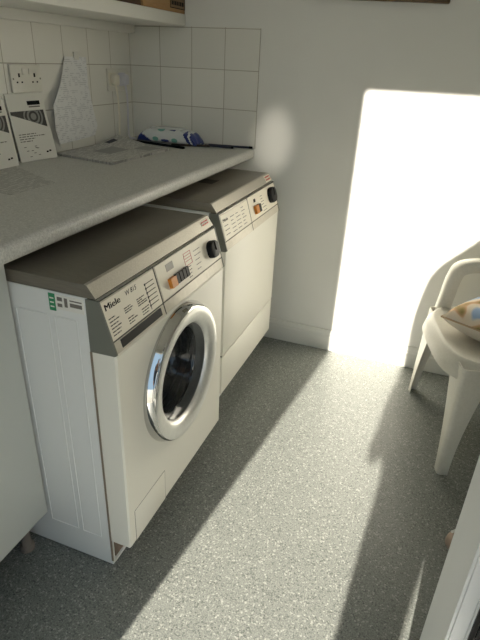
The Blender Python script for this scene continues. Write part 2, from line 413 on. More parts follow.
# washing machine
a1, W1 = -1.447, .595
wm = thing('washing_machine', 'white front loading washing machine with a round chrome door', 'washing machine', (.43, a1+W1/2, 0))
shell(wm, a1, W1, 0, .817)
# pressed ribs on the visible side
b = MB()
for q0, q1 in ((.565, .652), (.668, .725)):
    for z in (.10, .752): b.tube([(q0, a1+.0014, z), (q1, a1+.0014, z)], .0022, 6)
    for x in (q0, q1): b.tube([(x, a1+.0014, .10), (x, a1+.0014, .752)], .0022, 6)
b.build('side_pressing', ENAMEL_SIDE, wm)
MB().box(.752, .7575, a1-.0004, a1+.002, .02, .684).build('side_seam', mat('seam_brown', (128, 116, 100), .6), wm)
DC = (-1.150, .482)
b = MB(); front_with_hole(b, .757, .817, a1+.001, a1+W1-.001, .098, .686, DC, .172)
b.build('front_panel', ENAMEL, wm)
MB().box(.70, .752, a1+.02, a1+W1-.02, .004, .10).build('plinth', mat('plinth_brown', (120, 106, 92), 0.6), wm)
b = MB()
Y0, Y1, Z0, Z1 = a1+.03, a1+.19, .10, .205
fl = MB().box(.8165, .8178, Y0, Y1, Z0, Z1, bev=.0006); fl.build('filter_flap', ENAMEL, wm)
b = MB()
for (y0, y1, z0, z1) in ((Y0-.0015, Y0, Z0, Z1), (Y1, Y1+.0015, Z0, Z1), (Y0, Y1, Z1, Z1+.0015)): b.box(.8165, .8174, y0, y1, z0, z1)
b.build('flap_seam', INKGREY, wm)
P, L, lid, fas, FD, FN = lid_and_fascia(wm, a1, W1, 0, lidmat=LID_TOP)
SC = (.0, DC[0], DC[1])
ring = MB().lathe_x([(.812, .172), (.812, .196), (.817, .200), (.822, .200), (.838, .194), (.8435, .1915), (.846, .188)], SC, 96)
ring.lathe_x([(.846, .188), (.8475, .184), (.847, .172), (.845, .160), (.842, .150), (.837, .143), (.826, .138), (.80, .136)], SC, 96, 1)
dr = ring.build('door', [CHROME, CHROME_S], wm)
bowl = MB().lathe_x([(.828, .138), (.824, .130), (.812, .122), (.79, .112), (.76, .104), (.735, .09), (.725, .06), (.722, .03), (.7215, .0005)], SC, 64)
bowl.build('door_glass', DGLASS, dr)
bl = MB().lathe_x([(.80, .171), (.79, .154), (.78, .164), (.77, .150), (.76, .160), (.75, .146), (.74, .156), (.72, .140), (.70, .144)], SC, 64)
bl.build('door_bellows', RUBBER, wm)
dm = MB().lathe_x([(.702, .142), (.70, .20), (.66, .232), (.40, .232), (.36, .21), (.35, .10), (.34, .0005)], SC, 64)
dm.build('drum', DRUM, wm)
for k in range(3):
    th = 2*PI*k/3+.5
    MB().tube([(x, DC[0]+.215*math.cos(th), DC[1]+.215*math.sin(th)) for x in (.42, .55, .65)], [.02, .028, .02], 8).build('drum_lifter', DRUM, wm)
# controls, left: detergent drawer front with printing
pn = MB(); plate(pn, P, a1+.004, a1+.218, .045, .745, .0003, .0016); pn = pn.build('drawer_front', PANEL_W, wm)
UY = Vector((0, 1, 0)); VU = -FD
b = MB()
for k in range(5): text_mesh(b, 'Miele', .0200, P(a1+.0095+k*.00045, .215, .0018+k*.00002), UY, VU, 0, sx=1.32)
b.build('lettering', INK, pn)
text_mesh(MB(), 'W 815', .0155, P(a1+.089, .185, .0018), UY, VU, 0, bold=.00015, shear=.2, sx=1.05).build('model_lettering', INK, pn)
b = MB()
for yy, n, d0, d1 in ((.012, 6, .36, .66), (.070, 3, .36, .44), (.074, 3, .56, .66), (.122, 4, .36, .48), (.130, 3, .58, .68)):
    q_ = MB(); rows(q_, P, a1+yy, a1+yy+.040, d0, d1, n, .0018, 0, h=.018); q_.build('programme_print', INK, pn)
for k in range(6):
    d = .20+k*.085; plate(b, P, a1+.170, a1+.208, d, d+.014, .0016, .0018, 0); plate(b, P, a1+.166, a1+.171, d-.01, d+.03, .0016, .0019, 0)
    plate(b, P, a1+.168, a1+.170, d, d+.085, .0016, .0018, 0)
b.build('programme_print', INK, pn)
g = MB(); plate(g, P, a1+.028, a1+.205, .80, .955, .0002, .0012); g.build('drawer_grip', BLACK, wm)
g = MB(); plate(g, P, a1+.2205, a1+.2235, .0, 1.0, .0002, .0008)
plate(g, P, a1+.005, a1+W1-.005, -.005, .018, .0002, .0009); plate(g, P, a1+.005, a1+W1-.005, .755, .775, .0002, .0007); g.build('fascia_seam', DARKGAP, wm)
# controls, right
pn = MB(); plate(pn, P, a1+.228, a1+W1-.006, .03, .735, .0003, .0012); pn = pn.build('control_panel', PANEL_W, wm)
g = MB(); plate(g, P, a1+.275, a1+.312, .11, .26, .0012, .0018); g.build('indicator', mat('display_grey', (158, 154, 146), .4), pn)
def key(t, P, y, m, wv=.014, d0=.40, d1=.60, h=.014):
    k = MB(); plate(k, P, y, y+wv, d0, d1, .0012, h); return k.build('button', m, t)
key(pn, P, a1+.268, ORANGE, .028, .40, .60, .012)
for k in range(4): key(pn, P, a1+.301+k*.0185, BLACK, .0145, .395, .60, .009)
g = MB(); plate(g, P, a1+.300, a1+.374, .375, .62, .0011, .0016); g.build('button_surround', mat('silver_keys', (180, 178, 170), .3, .6), pn)
b = MB()
for (y0, y1, d0, d1) in ((.372, .413, .13, .14), (.372, .413, .40, .41), (.372, .3735, .13, .41), (.4115, .413, .13, .41), (.376, .41, .19, .20), (.376, .41, .25, .26), (.376, .41, .31, .32)):
    plate(b, P, a1+y0, a1+y1, d0, d1, .0012, .0016)
b.build('red_print', REDINK, pn)
b = MB(); rows(b, P, a1+.376, a1+.41, .44, .66, 4, .0016, 0, h=.02); b.build('programme_print', INKGREY, pn)
b = MB(); rows(b, P, a1+.43, a1+.47, .2, .62, 5, .0016, 0, h=.016); b.build('programme_print', INKGREY, pn)
def dial(t, P, y0, y1, d0, d1):
    c = P((y0+y1)/2, (d0+d1)/2, .001); hw = (y1-y0)/2; hd = (P(0, d1)-P(0, d0)).length/2
    vs = []; fs = []; n = 28
    for i, (s, l) in enumerate(((1.0, 0), (1.0, .012), (.93, .017), (.80, .0185), (.0, .0185))):
        for k in range(n):
            th = 2*PI*k/n; cx, sy = math.cos(th), math.sin(th)
            q = (abs(cx)**2.8+abs(sy)**2.8)**(-1/2.8)
            vs.append(c + UY*hw*s*q*cx + VU*hd*s*q*sy + FN*l)
    for i in range(4):
        for k in range(n): fs.append((i*n+k, i*n+(k+1) % n, (i+1)*n+(k+1) % n, (i+1)*n+k))
    m_ = MB().add(vs, fs, 0, True); o = m_.build('dial', BLACK, t)
    q = MB().box(0, 0, 0, 0, 0, 0); q = MB()
    plate(q, lambda y, d, l: c + UY*y + VU*(-d*hd) + FN*l, -.003, .003, -.9, .1, .0185, .0215); q.build('dial_grip', BLACK, o)
    return o
dial(pn, P, a1+.508, a1+.562, .22, .62)
b = MB(); plate(b, L, a1+W1-.062, a1+W1-.012, .18, .62, .0002, .0006, 1); rows(b, L, a1+W1-.060, a1+W1-.016, .26, .50, 2, .0009, 0, False, .12); b.build('red_badge', [REDINK, PANEL_W], lid)
b = MB()
b.box(.660, .676, a1-.0003, a1+.0012, .766, .806, 0); b.box(.677, .748, a1-.0003, a1+.0012, .772, .805, 1)
for x0, x1, z0, z1 in ((.682, .695, .792, .801), (.682, .694, .778, .786), (.700, .708, .780, .801), (.714, .744, .796, .799), (.714, .744, .783, .792)): b.box(x0, x1, a1-.0006, a1, z0, z1, 2)
for z in (.774, .784, .794): b.box(.663, .673, a1-.0006, a1, z, z+.003, 1)
b.build('rating_sticker', [mat('green_print', (40, 130, 88), .5), PAPER, INKGREY], wm)

# tumble dryer
a2, W2 = -.722, .595; DX = -.044
td = thing('tumble_dryer', 'white tumble dryer with plain front standing by the back wall', 'tumble dryer', (.39, a2+W2/2, 0))
shell(td, a2, W2, DX, .771)
MB().box(.713, .771, a2+.001, a2+W2-.001, .279, .688, bev=.003).build('door', ENAMEL, td)
MB().box(.713, .770, a2+.001, a2+W2-.001, .112, .274, bev=.003).build('lower_panel', ENAMEL, td)
MB().box(.66, .70, a2+.01, a2+W2-.01, .003, .12).build('plinth', mat('plinth_dark', (90, 84, 76), 0.6), td)
MB().box(.712, .766, a2+.003, a2+W2-.003, .2735, .2795).build('panel_seam', DARKGAP, td)
P, L, lid, fas, FD, FN = lid_and_fascia(td, a2, W2, DX, lidmat=mottled('dryer_lid_grey', [(0.3, (128, 122, 110)), (0.7, (140, 134, 122))], 40, 0.38, metal=0.4, stretch=(1, 14, 14))); VU = -FD
pn = MB(); plate(pn, P, a2+.012, a2+.262, .07, .735, .0003, .0016); pn = pn.build('label_panel', PANEL_W, td)
b = MB(); [text_mesh(b, 'Miele', .0150, P(a2+.020+k*.0004, .26, .0018+k*.00002), UY, VU, 0, sx=1.35) for k in range(4)]; b.build('lettering', INK, pn)
b = MB()
for yy, n, d0, d1 in ((.025, 3, .36, .6), (.085, 5, .22, .64), (.135, 5, .22, .64), (.19, 6, .16, .64)): 
    b = MB(); rows(b, P, a2+yy, a2+yy+.042, d0, d1, n, .0018, 0, h=.022); b.build('programme_print', INKGREY, pn)
g = MB(); plate(g, P, a2+.264, a2+.267, 0, 1, .0002, .0008); plate(g, P, a2+.005, a2+W2-.005, -.005, .02, .0002, .0009); plate(g, P, a2+.005, a2+W2-.005, .755, .775, .0002, .0007); g.build('fascia_seam', DARKGAP, td)
pn = MB(); plate(pn, P, a2+.270, a2+W2-.006, .03, .735, .0003, .0012); pn = pn.build('control_panel', PANEL_W, td)
key(pn, P, a2+.315, ORANGE, .030, .36, .60, .012); key(pn, P, a2+.347, BLACK, .022, .36, .60, .012)
b = MB(); plate(b, P, a2+.325, a2+.345, .16, .26, .0012, .0018); b.build('indicator', BLACK, pn)
b = MB(); rows(b, P, a2+.40, a2+.44, .18, .45, 4, .0016, 0, h=.02); b.build('programme_print', INKGREY, pn)
b = MB(); rows(b, P, a2+.41, a2+.46, .55, .66, 2, .0016, 0, h=.02); b.build('programme_print', INKGREY, pn)
dial(pn, P, a2+.490, a2+.560, .10, .60)
b = MB(); plate(b, L, a2+W2-.075, a2+W2-.008, .08, .92, .0002, .0006, 1); rows(b, L, a2+W2-.068, a2+W2-.014, .2, .55, 2, .0009, 0, False, .18); b.build('red_badge', [REDINK, PANEL_W], lid)
b = MB().box(.50, .60, a2+.27, a2+.34, .842, .8424); b.build('lid_sticker', mat('dark_sticker', (60, 56, 50), .5), lid)

# ------------------------------------------------------------------ garden chair and cushion
CF = Vector((-.966, -.258, 0)).normalized(); CL = Vector((-.258, .966, 0)).normalized(); CO = Vector((1.5265, -.4455, 0))
def CP(a, b_, z): return CO + CF*a + CL*b_ + Vector((0, 0, z))
ch = thing('garden_armchair', 'white moulded plastic armchair standing against the sunlit back wall', 'chair', CP(-.22, 0, 0))
def seat_fn(u, v):
    """rounded seat: u from the dish centre over the rim and down the skirt, v around"""
    th = 2*PI*v; c_, s_ = math.cos(th), math.sin(th)
    q = (abs(c_)**3.8+abs(s_)**3.8)**(-1/3.8)
    ra, rb = .225, .225
    if u < .7:
        k = u/.7; z = .398+.024*k**2.2; g = k
    else:
        k = (u-.7)/.3; g = 1+.115*math.sin(k*PI/2)**1.0*k**.4; z = .422+.004*math.sin(min(k*4, 1)*PI)-.062*k**1.9
    return CP(-.197+ra*g*q*c_, rb*g*q*s_, z - .018*max(0, -c_)*u)
MB().grid(seat_fn, 20, 64, th=.004).build('seat', PLASTIC_CH, ch, sharp=70)
def back_fn(u, v):
    s = v*2-1; z = .395 + u*.42; wd = .235+.02*math.sin(PI*u)-.05*max(0, (u-.75)/.25)**2
    A = -.445 - u*.14 + .055*s*s*(1-.3*u)
    return CP(A, s*wd, z)
bk = MB()
for k in range(7):
    c0 = k/7+.018; c1 = (k+1)/7-.018
    bk.grid(lambda u, v: back_fn(.10+u*.78, c0+(c1-c0)*v), 14, 3, th=.005)
bk.grid(lambda u, v: back_fn(.0+u*.11, v), 3, 24, th=.006); bk.grid(lambda u, v: back_fn(.86+u*.14, v), 4, 24, th=.007)
bk.grid(lambda u, v: back_fn(u, v*.06), 14, 2, th=.007); bk.grid(lambda u, v: back_fn(u, .94+v*.06), 14, 2, th=.007)
bk.build('backrest', PLASTIC_CH, ch, sharp=70)
def cat(pts, t):
    n = len(pts)-1; x = min(max(t, 0), .9999)*n; i = int(x); f = x-i
    p0, p1, p2, p3 = [Vector(pts[min(max(j, 0), n)]) for j in (i-1, i, i+1, i+2)]
    return .5*((2*p1)+(p2-p0)*f+(2*p0-5*p1+4*p2-p3)*f*f+(3*p1-p0-3*p2+p3)*f**3)
def arm(sg):
    pts = [(-.015, .232, .395), (-.025, .240, .46), (-.036, .248, .53), (-.056, .256, .580), (-.10, .264, .602), (-.17, .270, .608), (-.26, .274, .612), (-.36, .268, .618), (-.43, .248, .628), (-.47, .225, .64)]
    prof = [(-.026, -.040), (-.026, -.012), (-.023, -.002), (-.012, .002), (0, .003), (.012, .002), (.023, -.002), (.026, -.012), (.026, -.040)]
    def fn(u, v):
        p = cat(pts, u); t = (cat(pts, min(u+.01, 1))-cat(pts, max(u-.01, 0))).normalized()
        lat = Vector((0, 1, 0)); lat = (lat - t*lat.dot(t)).normalized(); n = lat.cross(t)
        if n.dot(Vector((.75, 0, .6))) < 0: n = -n
        x = v*(len(prof)-1); i = min(int(x), len(prof)-2); f = x-i
        q = (prof[i][0]*(1-f)+prof[i+1][0]*f, prof[i][1]*(1-f)+prof[i+1][1]*f)
        w_ = p + lat*q[0] + n*q[1]
        fl = .045*max(0, 1-u*1.5) if sg < 0 else 0
        return CP(w_.x-fl, sg*(w_.y+fl), w_.z)
    return MB().grid(fn, 36, 16, th=.0035 if sg < 0 else -.0035).build('armrest', PLASTIC_CH, ch, sharp=50)
arm(1); arm(-1)
def leg(af, at, bf, bt, wt_, wf, front):
    """angle-section leg from foot (af,bf) to top (at,bt): two flanges meeting in a rounded corner"""
    sa = 1 if front else -1; sb = 1 if bt > 0 else -1
    def fn(u, v):
        k = u**1.7; A = af+(at-af)*u; B = bf+(bt-bf)*u; wd = wf+(wt_-wf)*k; wd2 = wf+(wt_*.8-wf)*k
        r = min(.012, wd*.4)
        if v < .4: q = v/.4; return CP(A, B-sb*(r+(wd-r)*(1-q)), .412*u)
        if v > .6: q = (v-.6)/.4; return CP(A-sa*(r+(wd2-r)*q), B, .412*u)
        th = (v-.4)/.2*PI/2; return CP(A-sa*r*(1-math.sin(PI/2-0)*math.cos(th)) if False else A-sa*r*(1-math.cos(th)), B-sb*r*(1-math.sin(th)), .412*u)
    return MB().grid(fn, 12, 15, th=.004*sa*sb).build('leg', PLASTIC_CH, ch, sharp=50)
leg(.015, .012, .268, .240, .13, .036, True); leg(.015, .012, -.268, -.240, .13, .036, True)
leg(-.50, -.42, .245, .215, .07, .032, False); leg(-.50, -.42, -.245, -.215, .07, .032, False)

def cushion_mat():
    m = mat('patterned_cotton', (206, 196, 180), 0.9)
    tc = nd(m, 'ShaderNodeTexCoord')
    n = nd(m, 'ShaderNodeTexNoise', Scale=9.0, Detail=1.5); lk(m, tc.outputs['Object'], n.inputs['Vector'])
    r = ramp(m, [(0.0, (96, 128, 176)), (0.44, (150, 172, 202)), (0.475, (214, 204, 188)), (0.55, (216, 200, 178)), (0.575, (196, 158, 122)), (0.62, (120, 116, 56)), (0.68, (70, 66, 52))])
    lk(m, n.outputs['Fac'], r.inputs[0]); lk(m, r.outputs[0], bsdf(m).inputs['Base Color'])
    return m
cu = thing('cushion', 'square patterned cushion in blue, tan and green lying on the plastic armchair', 'cushion', CP(-.22, 0, .40))
CM = cushion_mat()
CUC = Vector((1.735, -.395, .484)); CUR = Matrix.Rotation(math.radians(-35), 3, 'Z') @ Matrix.Rotation(math.radians(-3), 3, 'Y')
def cush(sgn):
    def fn(u, v):
        x, y = u*2-1, v*2-1
        e = max(0, 1-abs(x)**2.6)*max(0, 1-abs(y)**2.6)
        pin = 1-.07*(1-abs(x*y))*(abs(x)**4+abs(y)**4)*.5
        h = .075*e**.42*(1+.06*mnoise.noise(Vector((x*2, y*2, sgn))))
        return CUC + CUR @ Vector((x*.175*pin, y*.175*pin, sgn*h))
    return fn
MB().grid(cush(1), 28, 28).grid(cush(-1), 28, 28, 1).build('cover', [CM, mat('cream_cotton', (206, 198, 186), .9)], cu, sharp=80)
edge = [cush(1)(*p) for p in [(i/24, 0) for i in range(24)]+[(1, i/24) for i in range(24)]+[(1-i/24, 1) for i in range(24)]+[(0, 1-i/24) for i in range(25)]]
MB().tube(edge, .0035, 6).build('piping', mat('piping_tan', (176, 152, 122), .8), cu)

# small doorstop behind the open door
ds = thing('door_stop', 'small brown and white door stop on the floor behind the open door', 'door stop', (1.643, -1.0, 0))
m_ = MB().lathe_x([(0, .0005), (0, .028), (.01, .03), (.028, .027), (.038, .016), (.04, .0005)], (0, 0, 0), 20); m_.v = [Vector((1.643+v.y, -1.0+v.z, v.x)) for v in m_.v]
m_.build('rubber_dome', mat('brown_rubber', (168, 146, 128), .6), ds)
MB().tube([(1.625, -.99, .037), (1.65, -.975, .047), (1.70, -.94, .06)], .004, 8).build('white_clip', PVC, ds)

# ------------------------------------------------------------------ things on the wall
def socket_plate(mb, y0, y1, z0, z1): return mb.box(.0002, .010, y0, y1, z0, z1, bev=.003)
so = thing('double_socket', 'white double wall socket above the leaning leaflets', 'socket', (0, -.687, 1.13))
socket_plate(MB(), -.760, -.614, 1.130, 1.216).build('plate', SOCKET, so)
for yc in (-.724, -.650):
    b = MB().box(.0098, .0104, yc-.004, yc+.004, 1.178, 1.190)
    for q in (-.011, .011): b.box(.0098, .0104, yc+q-.0035, yc+q+.0035, 1.160, 1.165)
    b.build('pin_holes', BLACK, so)
for yc in (-.703, -.671): MB().box(.0098, .0135, yc-.007, yc+.007, 1.186, 1.205, bev=.001).build('switch', SOCKET, so)
for yc, zc in ((-.752, 1.173), (-.622, 1.173)):
    MB().lathe_x([(.0098, .0005), (.0107, .003), (.0098, .0032)], (0, yc, zc), 10).build('screw', INKGREY, so)
so = thing('double_socket', 'white double wall socket near the corner with two plugs in it', 'socket', (0, -.122, 1.12))
socket_plate(MB(), -.205, -.045, 1.118, 1.206).build('plate', SOCKET, so)
PLUGC = mat('cream_plug', (222, 218, 202), .35); PLUGL = mat('pale_lilac_plug', (206, 206, 214), .35)
def plug(y, m, label, x1, wob):
    t = thing('plug', label, 'plug', (.012, y, 1.15))
    b = MB().box(.0105, .020, y-.025, y+.025, 1.138, 1.190, bev=.005); b.box(.018, .042, y-.019, y+.019, 1.142, 1.184, bev=.008, seg=3); b.build('plug_body', m, t)
    pts = [cat([(.03, y, 1.142), (.034, y+.004, 1.10), (.028+wob*.4, y+.010, 1.02), (.026, y+.014, .96), (.03, y+.016, .923), (.05, y+.03, .9185)], k/20) for k in range(21)]
    MB().tube(pts, .0042, 8).build('cable', m, t)
plug(-.182, PLUGC, 'cream plug with a white cable, left one in the corner socket', .04, .012)
plug(-.108, PLUGL, 'pale lilac plug with a grey cable, right one in the corner socket', .04, .004)

def printed(name, base, ink, sx, sy, axis_v='Z', thr=.52):
    """paper with rows of small print"""
    m = mat(name, base, .8); tc = nd(m, 'ShaderNodeTexCoord'); s = nd(m, 'ShaderNodeSeparateXYZ'); lk(m, tc.outputs['Object'], s.inputs[0])
    mp = nd(m, 'ShaderNodeMapping'); mp.inputs['Scale'].default_value = (sx, sx, sy) if axis_v == 'Z' else (sy, sx, 1)
    lk(m, tc.outputs['Object'], mp.inputs['Vector'])
    n = nd(m, 'ShaderNodeTexNoise', Scale=1.0, Detail=1.0); lk(m, mp.outputs[0], n.inputs['Vector'])
    wv = nd(m, 'ShaderNodeMath', operation='MULTIPLY'); wv.inputs[1].default_value = 150.0
    lk(m, s.outputs['Z' if axis_v == 'Z' else 'X'], wv.inputs[0])
    fr = nd(m, 'ShaderNodeMath', operation='FRACT'); lk(m, wv.outputs[0], fr.inputs[0])
    g1 = nd(m, 'ShaderNodeMath', operation='GREATER_THAN'); g1.inputs[1].default_value = .5; lk(m, fr.outputs[0], g1.inputs[0])
    g2 = nd(m, 'ShaderNodeMath', operation='GREATER_THAN'); g2.inputs[1].default_value = thr; lk(m, n.outputs['Fac'], g2.inputs[0])
    mu = nd(m, 'ShaderNodeMath', operation='MULTIPLY'); lk(m, g1.outputs[0], mu.inputs[0]); lk(m, g2.outputs[0], mu.inputs[1])
    mx = nd(m, 'ShaderNodeMix', data_type='RGBA'); lk(m, mu.outputs[0], mx.inputs[0])
    mx.inputs[6].default_value = (*lin(base), 1); mx.inputs[7].default_value = (*lin(ink), 1); lk(m, mx.outputs[2], bsdf(m).inputs['Base Color'])
    return m
SHEET = printed('printed_sheet', (224, 225, 226), (200, 201, 204), 45, 70)
# curled sheet hanging on the left wall
xs = lambda y, z: .004
outl = {'t': [(-.470, 1.245), (-.338, 1.245)], 'm1': [(-.525, 1.16), (-.340, 1.15)], 'm2': [(-.592, 1.085), (-.320, 1.05)], 'b': [(-.560, .945), (-.335, .955)]}
def hang(u, v):
    rowsz = [outl['t'], outl['m1'], outl['m2'], [(-.590, 1.0), (-.305, .99)], outl['b']]
    x = u*4; i = min(int(x), 3); f = x-i
    l = Vector(rowsz[i][0]).lerp(Vector(rowsz[i+1][0]), f); r = Vector(rowsz[i][1]).lerp(Vector(rowsz[i+1][1]), f)
    p = l.lerp(r, v)
    bulge = .004 + .022*math.sin(PI*u)*(1-v)**1.5 + .010*u*u + .006*math.sin(v*PI)*u
    return (bulge, p.x, p.y)
hp = thing('paper_sheet', 'curled printed paper sheet hanging on the left wall tiles', 'paper', (.004, -.42, 1.25))
MB().grid(hang, 24, 16, th=.0004).build('sheet', SHEET, hp)
MB().box(.0003, .0062, -.415, -.385, 1.235, 1.262, bev=.001).build('tape', PAPER, hp)

# ------------------------------------------------------------------ things on the worktop
Z0 = WT+.0006
def leaflet(bl, br, tl, tr, label, pic):
    """stapled leaflet leaning on the wall; corners given bottom-left, bottom-right, top-left, top-right"""
    bl, br, tl, tr = map(Vector, (bl, br, tl, tr))
    t = thing('leaflet', label, 'leaflet', (bl+br)/2, 'leaning leaflets')
    N = (br-bl).cross(tl-bl).normalized()
    if N.x < 0: N = -N
    def Q(u, v, l=0): return bl.lerp(br, u).lerp(tl.lerp(tr, u), v) + N*(l + .006*math.sin(PI*u)*v*(1-v)*4*.5)
    MB().grid(lambda u, v: Q(u, v), 8, 8, th=.003).build('pages', PAPER, t)
    b = MB()
    def pat(u0, u1, v0, v1, mi, l=.0004, n=6): return b.grid(lambda u, v: Q(u0+(u1-u0)*u, v0+(v1-v0)*v, l), n, n, mi)
    # cover picture: drum rings on a dark ground, cut off along a slope
    b.grid(lambda u, v: Q(.03+.90*u, (.70-.215*u)+(.045+.215*u)*v, .0004), 16, 8, 1)
    for rr, mi in ((.24, 2), (.20, 1), (.16, 2), (.115, 1), (.07, 2)):
        n = 32; vs = []
        for k in range(n):
            uu = .60+rr*1.1*math.cos(2*PI*k/n); vs.append(Q(uu, max(.705-.215*(uu-.03)/.9, min(.742, .655+rr*.72*math.sin(2*PI*k/n))), .0006+(.24-rr)*.002))
        b.add(vs, [tuple(range(n))], mi)
    CPM = [INK, mat('picture_dark', (62, 62, 60), .5), mat('picture_grey', (138, 138, 134), .5), INKGREY]
    b.build('cover_picture', CPM, t); b = MB()
    if pic:
        pat(.52, .88, .825, .885, 0, .0006); pat(.54, .86, .79, .808, 3, .0006)
        b.build('title_print', CPM, t)
    b = MB()
    for k, (u0, u1) in enumerate(((.10, .55), (.10, .80), (.10, .50), (.10, .42))):
        u = u0
        while u < u1: w_ = random.uniform(.04, .11); pat(u, min(u+w_, u1), .40-k*.035, .413-k*.035, 3, .0006, 2); u += w_+.02
    b.build('text_print', CPM, t); b = MB()
    for k in range(9):
        u = random.uniform(.15, .5); v = random.uniform(.06, .22); pat(u, u+.06, v, v+.01, 3, .0006, 2)
    b.build('small_drawing', CPM, t); b = MB()
    pat(.72, .78, .10, .125, 0, .0006, 2); pat(.80, .86, .11, .135, 0, .0006, 2)
    b.build('corner_mark', CPM, t)
leaflet((.038, -.800, Z0), (.064, -.642, Z0), (.004, -.797, 1.128), (.004, -.621, 1.128), 'white appliance leaflet with dark drum picture leaning under the double socket', True)
leaflet((.060, -.995, Z0), (.060, -.835, Z0), (.006, -.965, 1.118), (.006, -.805, 1.118), 'white leaflet leaning at the left edge beside the drum picture leaflet', True)
NEWS = printed('newsprint', (198, 198, 194), (150, 150, 148), 34, 130, 'X', .44)
NEWSD = mat('news_photo', (58, 62, 74), .7)
fl_ = MB().grid(lambda u, v: Vector((.05, -.85, Z0)).lerp(Vector((.325, -.985, Z0)), u).lerp(Vector((.06, -1.14, Z0)).lerp(Vector((.325, -1.165, Z0)), u), v)+Vector((0, 0, .0015*math.sin(PI*u)*math.sin(PI*v))), 10, 10, th=-.0006)
tag(fl_.build('flat_leaflet', NEWS, loc=(.2, -1.04, Z0), sharp=80), 'flat printed sheet on the worktop in front of the leaning leaflets', 'paper')
nt = thing('newspaper', 'folded newspaper lying on the worktop below the hanging paper sheet', 'newspaper', (.18, -.43, Z0))
def news(lift):
    A, B, C_, D_ = Vector((.035, -.61, Z0)), Vector((.045, -.215, Z0)), Vector((.325, -.26, Z0)), Vector((.310, -.665, Z0))
    return lambda u, v: A.lerp(B, u).lerp(D_.lerp(C_, u), v)+Vector((0, 0, lift+.030*max(0, u-.45)**1.5*max(0, 1-v*1.5)*2.2))
for k in range(4): MB().grid(news(.001+k*.0022), 14, 10, th=.0016 if False else -.0014).build('page', NEWS, nt)
b = MB(); f_ = news(.0095)
b.grid(lambda u, v: f_(.70+.16*u, .06+.10*v), 4, 4); b.build('headline', NEWSD, nt)
for (q0, q1, w0, w1) in ((.30, .62, .30, .62), (.70, .92, .62, .90)):
    MB().grid(lambda u, v: f_(q0+(q1-q0)*u, w0+(w1-w0)*v), 4, 4).build('photo_print', mat('news_photo_grey', (150, 150, 149), .7), nt)
# wipes packet by the back wall
PKW = mat('packet_white', (222, 226, 226), .25); PKB = mat('packet_blue', (36, 52, 120), .28); PKG = mat('packet_green', (110, 170, 160), .35)
wp = thing('wipes_packet', 'white and blue plastic packet lying on the worktop by the back wall', 'packet', (.20, -.075, Z0))
def pack(u, v):
    th = 2*PI*v; e = (1-abs(u*2-1)**5)**.6; x = .075+.30*u
    hy, hz = .052*(.8+.2*e), .029*max(e, .10)
    q = (abs(math.cos(th))**3.4+abs(math.sin(th))**3.4)**(-1/3.4)
    wob = .009*mnoise.noise(Vector((u*11, math.cos(th)*2.5, math.sin(th)*2.5)))*(1 if math.sin(th) > -.3 else 0)
    return (x, -.068+hy*q*math.cos(th)-.012*(u-.5), Z0+hz+.001+(hz+wob)*q*math.sin(th))
def pcol(u, v):
    sn = math.sin(2*PI*v)
    if u < .10+.14*max(0, .4-sn): return 1
    if u > .84+.04*math.sin(4*PI*v) and not .90 < u+.05*sn < .93: return 1
    return 0
MB().grid(pack, 60, 40, th=0, mfn=pcol).build('wrapper', [PKW, PKB], wp)
def pk(u, v): p = Vector(pack(u, v)); c = Vector((p.x, -.068, Z0+.029)); return p+(p-c).normalized()*.0012
for (u0, v0, ru, rv, m_) in ((.34, .56, .05, .05, PKG), (.50, .58, .07, .03, PKB), (.66, .56, .05, .05, PKG), (.42, .36, .06, .03, PKG), (.60, .34, .05, .02, PKB)):
    MB().grid(lambda u, v: pk(u0+ru*(u-.5)*2*math.sqrt(max(0, 1-(v*2-1)**2)), v0+rv*(v-.5)*2), 8, 8).build('printed_mark', m_, wp)
MB().box(.17, .29, -.100, -.045, Z0+.0595, Z0+.066, bev=.003).build('flap', PKW, wp)
MB().tube([(.07, -.085, Z0+.012), (.082, -.085, Z0+.016), (.096, -.086, Z0+.018)], [.006, .010, .004], 8).build('yellow_tab', mat('yellow_tab', (212, 190, 60), .5), wp)
# sticks and pens
def rod(p, q, r, m, label, name='stick', cat_='stick', group=None, tip=None):
    p, q = Vector(p), Vector(q); d = (q-p)
    t = thing(name, label, cat_, (p+q)/2-Vector((0, 0, r)), group)
    MB().tube([p, p+d*.01, p+d*.97, q], [r*.6, r, r, r*.5], 10).build('shaft', m, t)
    if tip: MB().tube([q-d*.08, q-d*.01, q], [r*1.15, r*1.15, r*.7], 10).build('tip', tip, t)
DKB = mat('dark_navy_plastic', (26, 30, 52), .35); BRN = mat('dark_brown_stick', (48, 38, 32), .5)
rod((.075, -.150, Z0+.006), (.365, -.205, Z0+.006), .0055, BLACK, 'thin black stick lying in front of the white and blue packet', 'stick', 'stick')
rod((.270, -.145, Z0+.005), (.430, -.085, Z0+.005), .0045, BRN, 'short dark brown stick lying right of the packet', 'stick', 'stick')
rod((.405, -.050, Z0+.005), (.600, -.012, Z0+.005), .0045, DKB, 'long dark blue pen reaching the right end of the worktop', 'pen', 'pen', None, BLACK)
rod((.400, -.078, Z0+.005), (.530, -.062, Z0+.005), .0045, DKB, 'short dark blue pen lying beside the longer blue pen', 'pen', 'pen', None, BLACK)

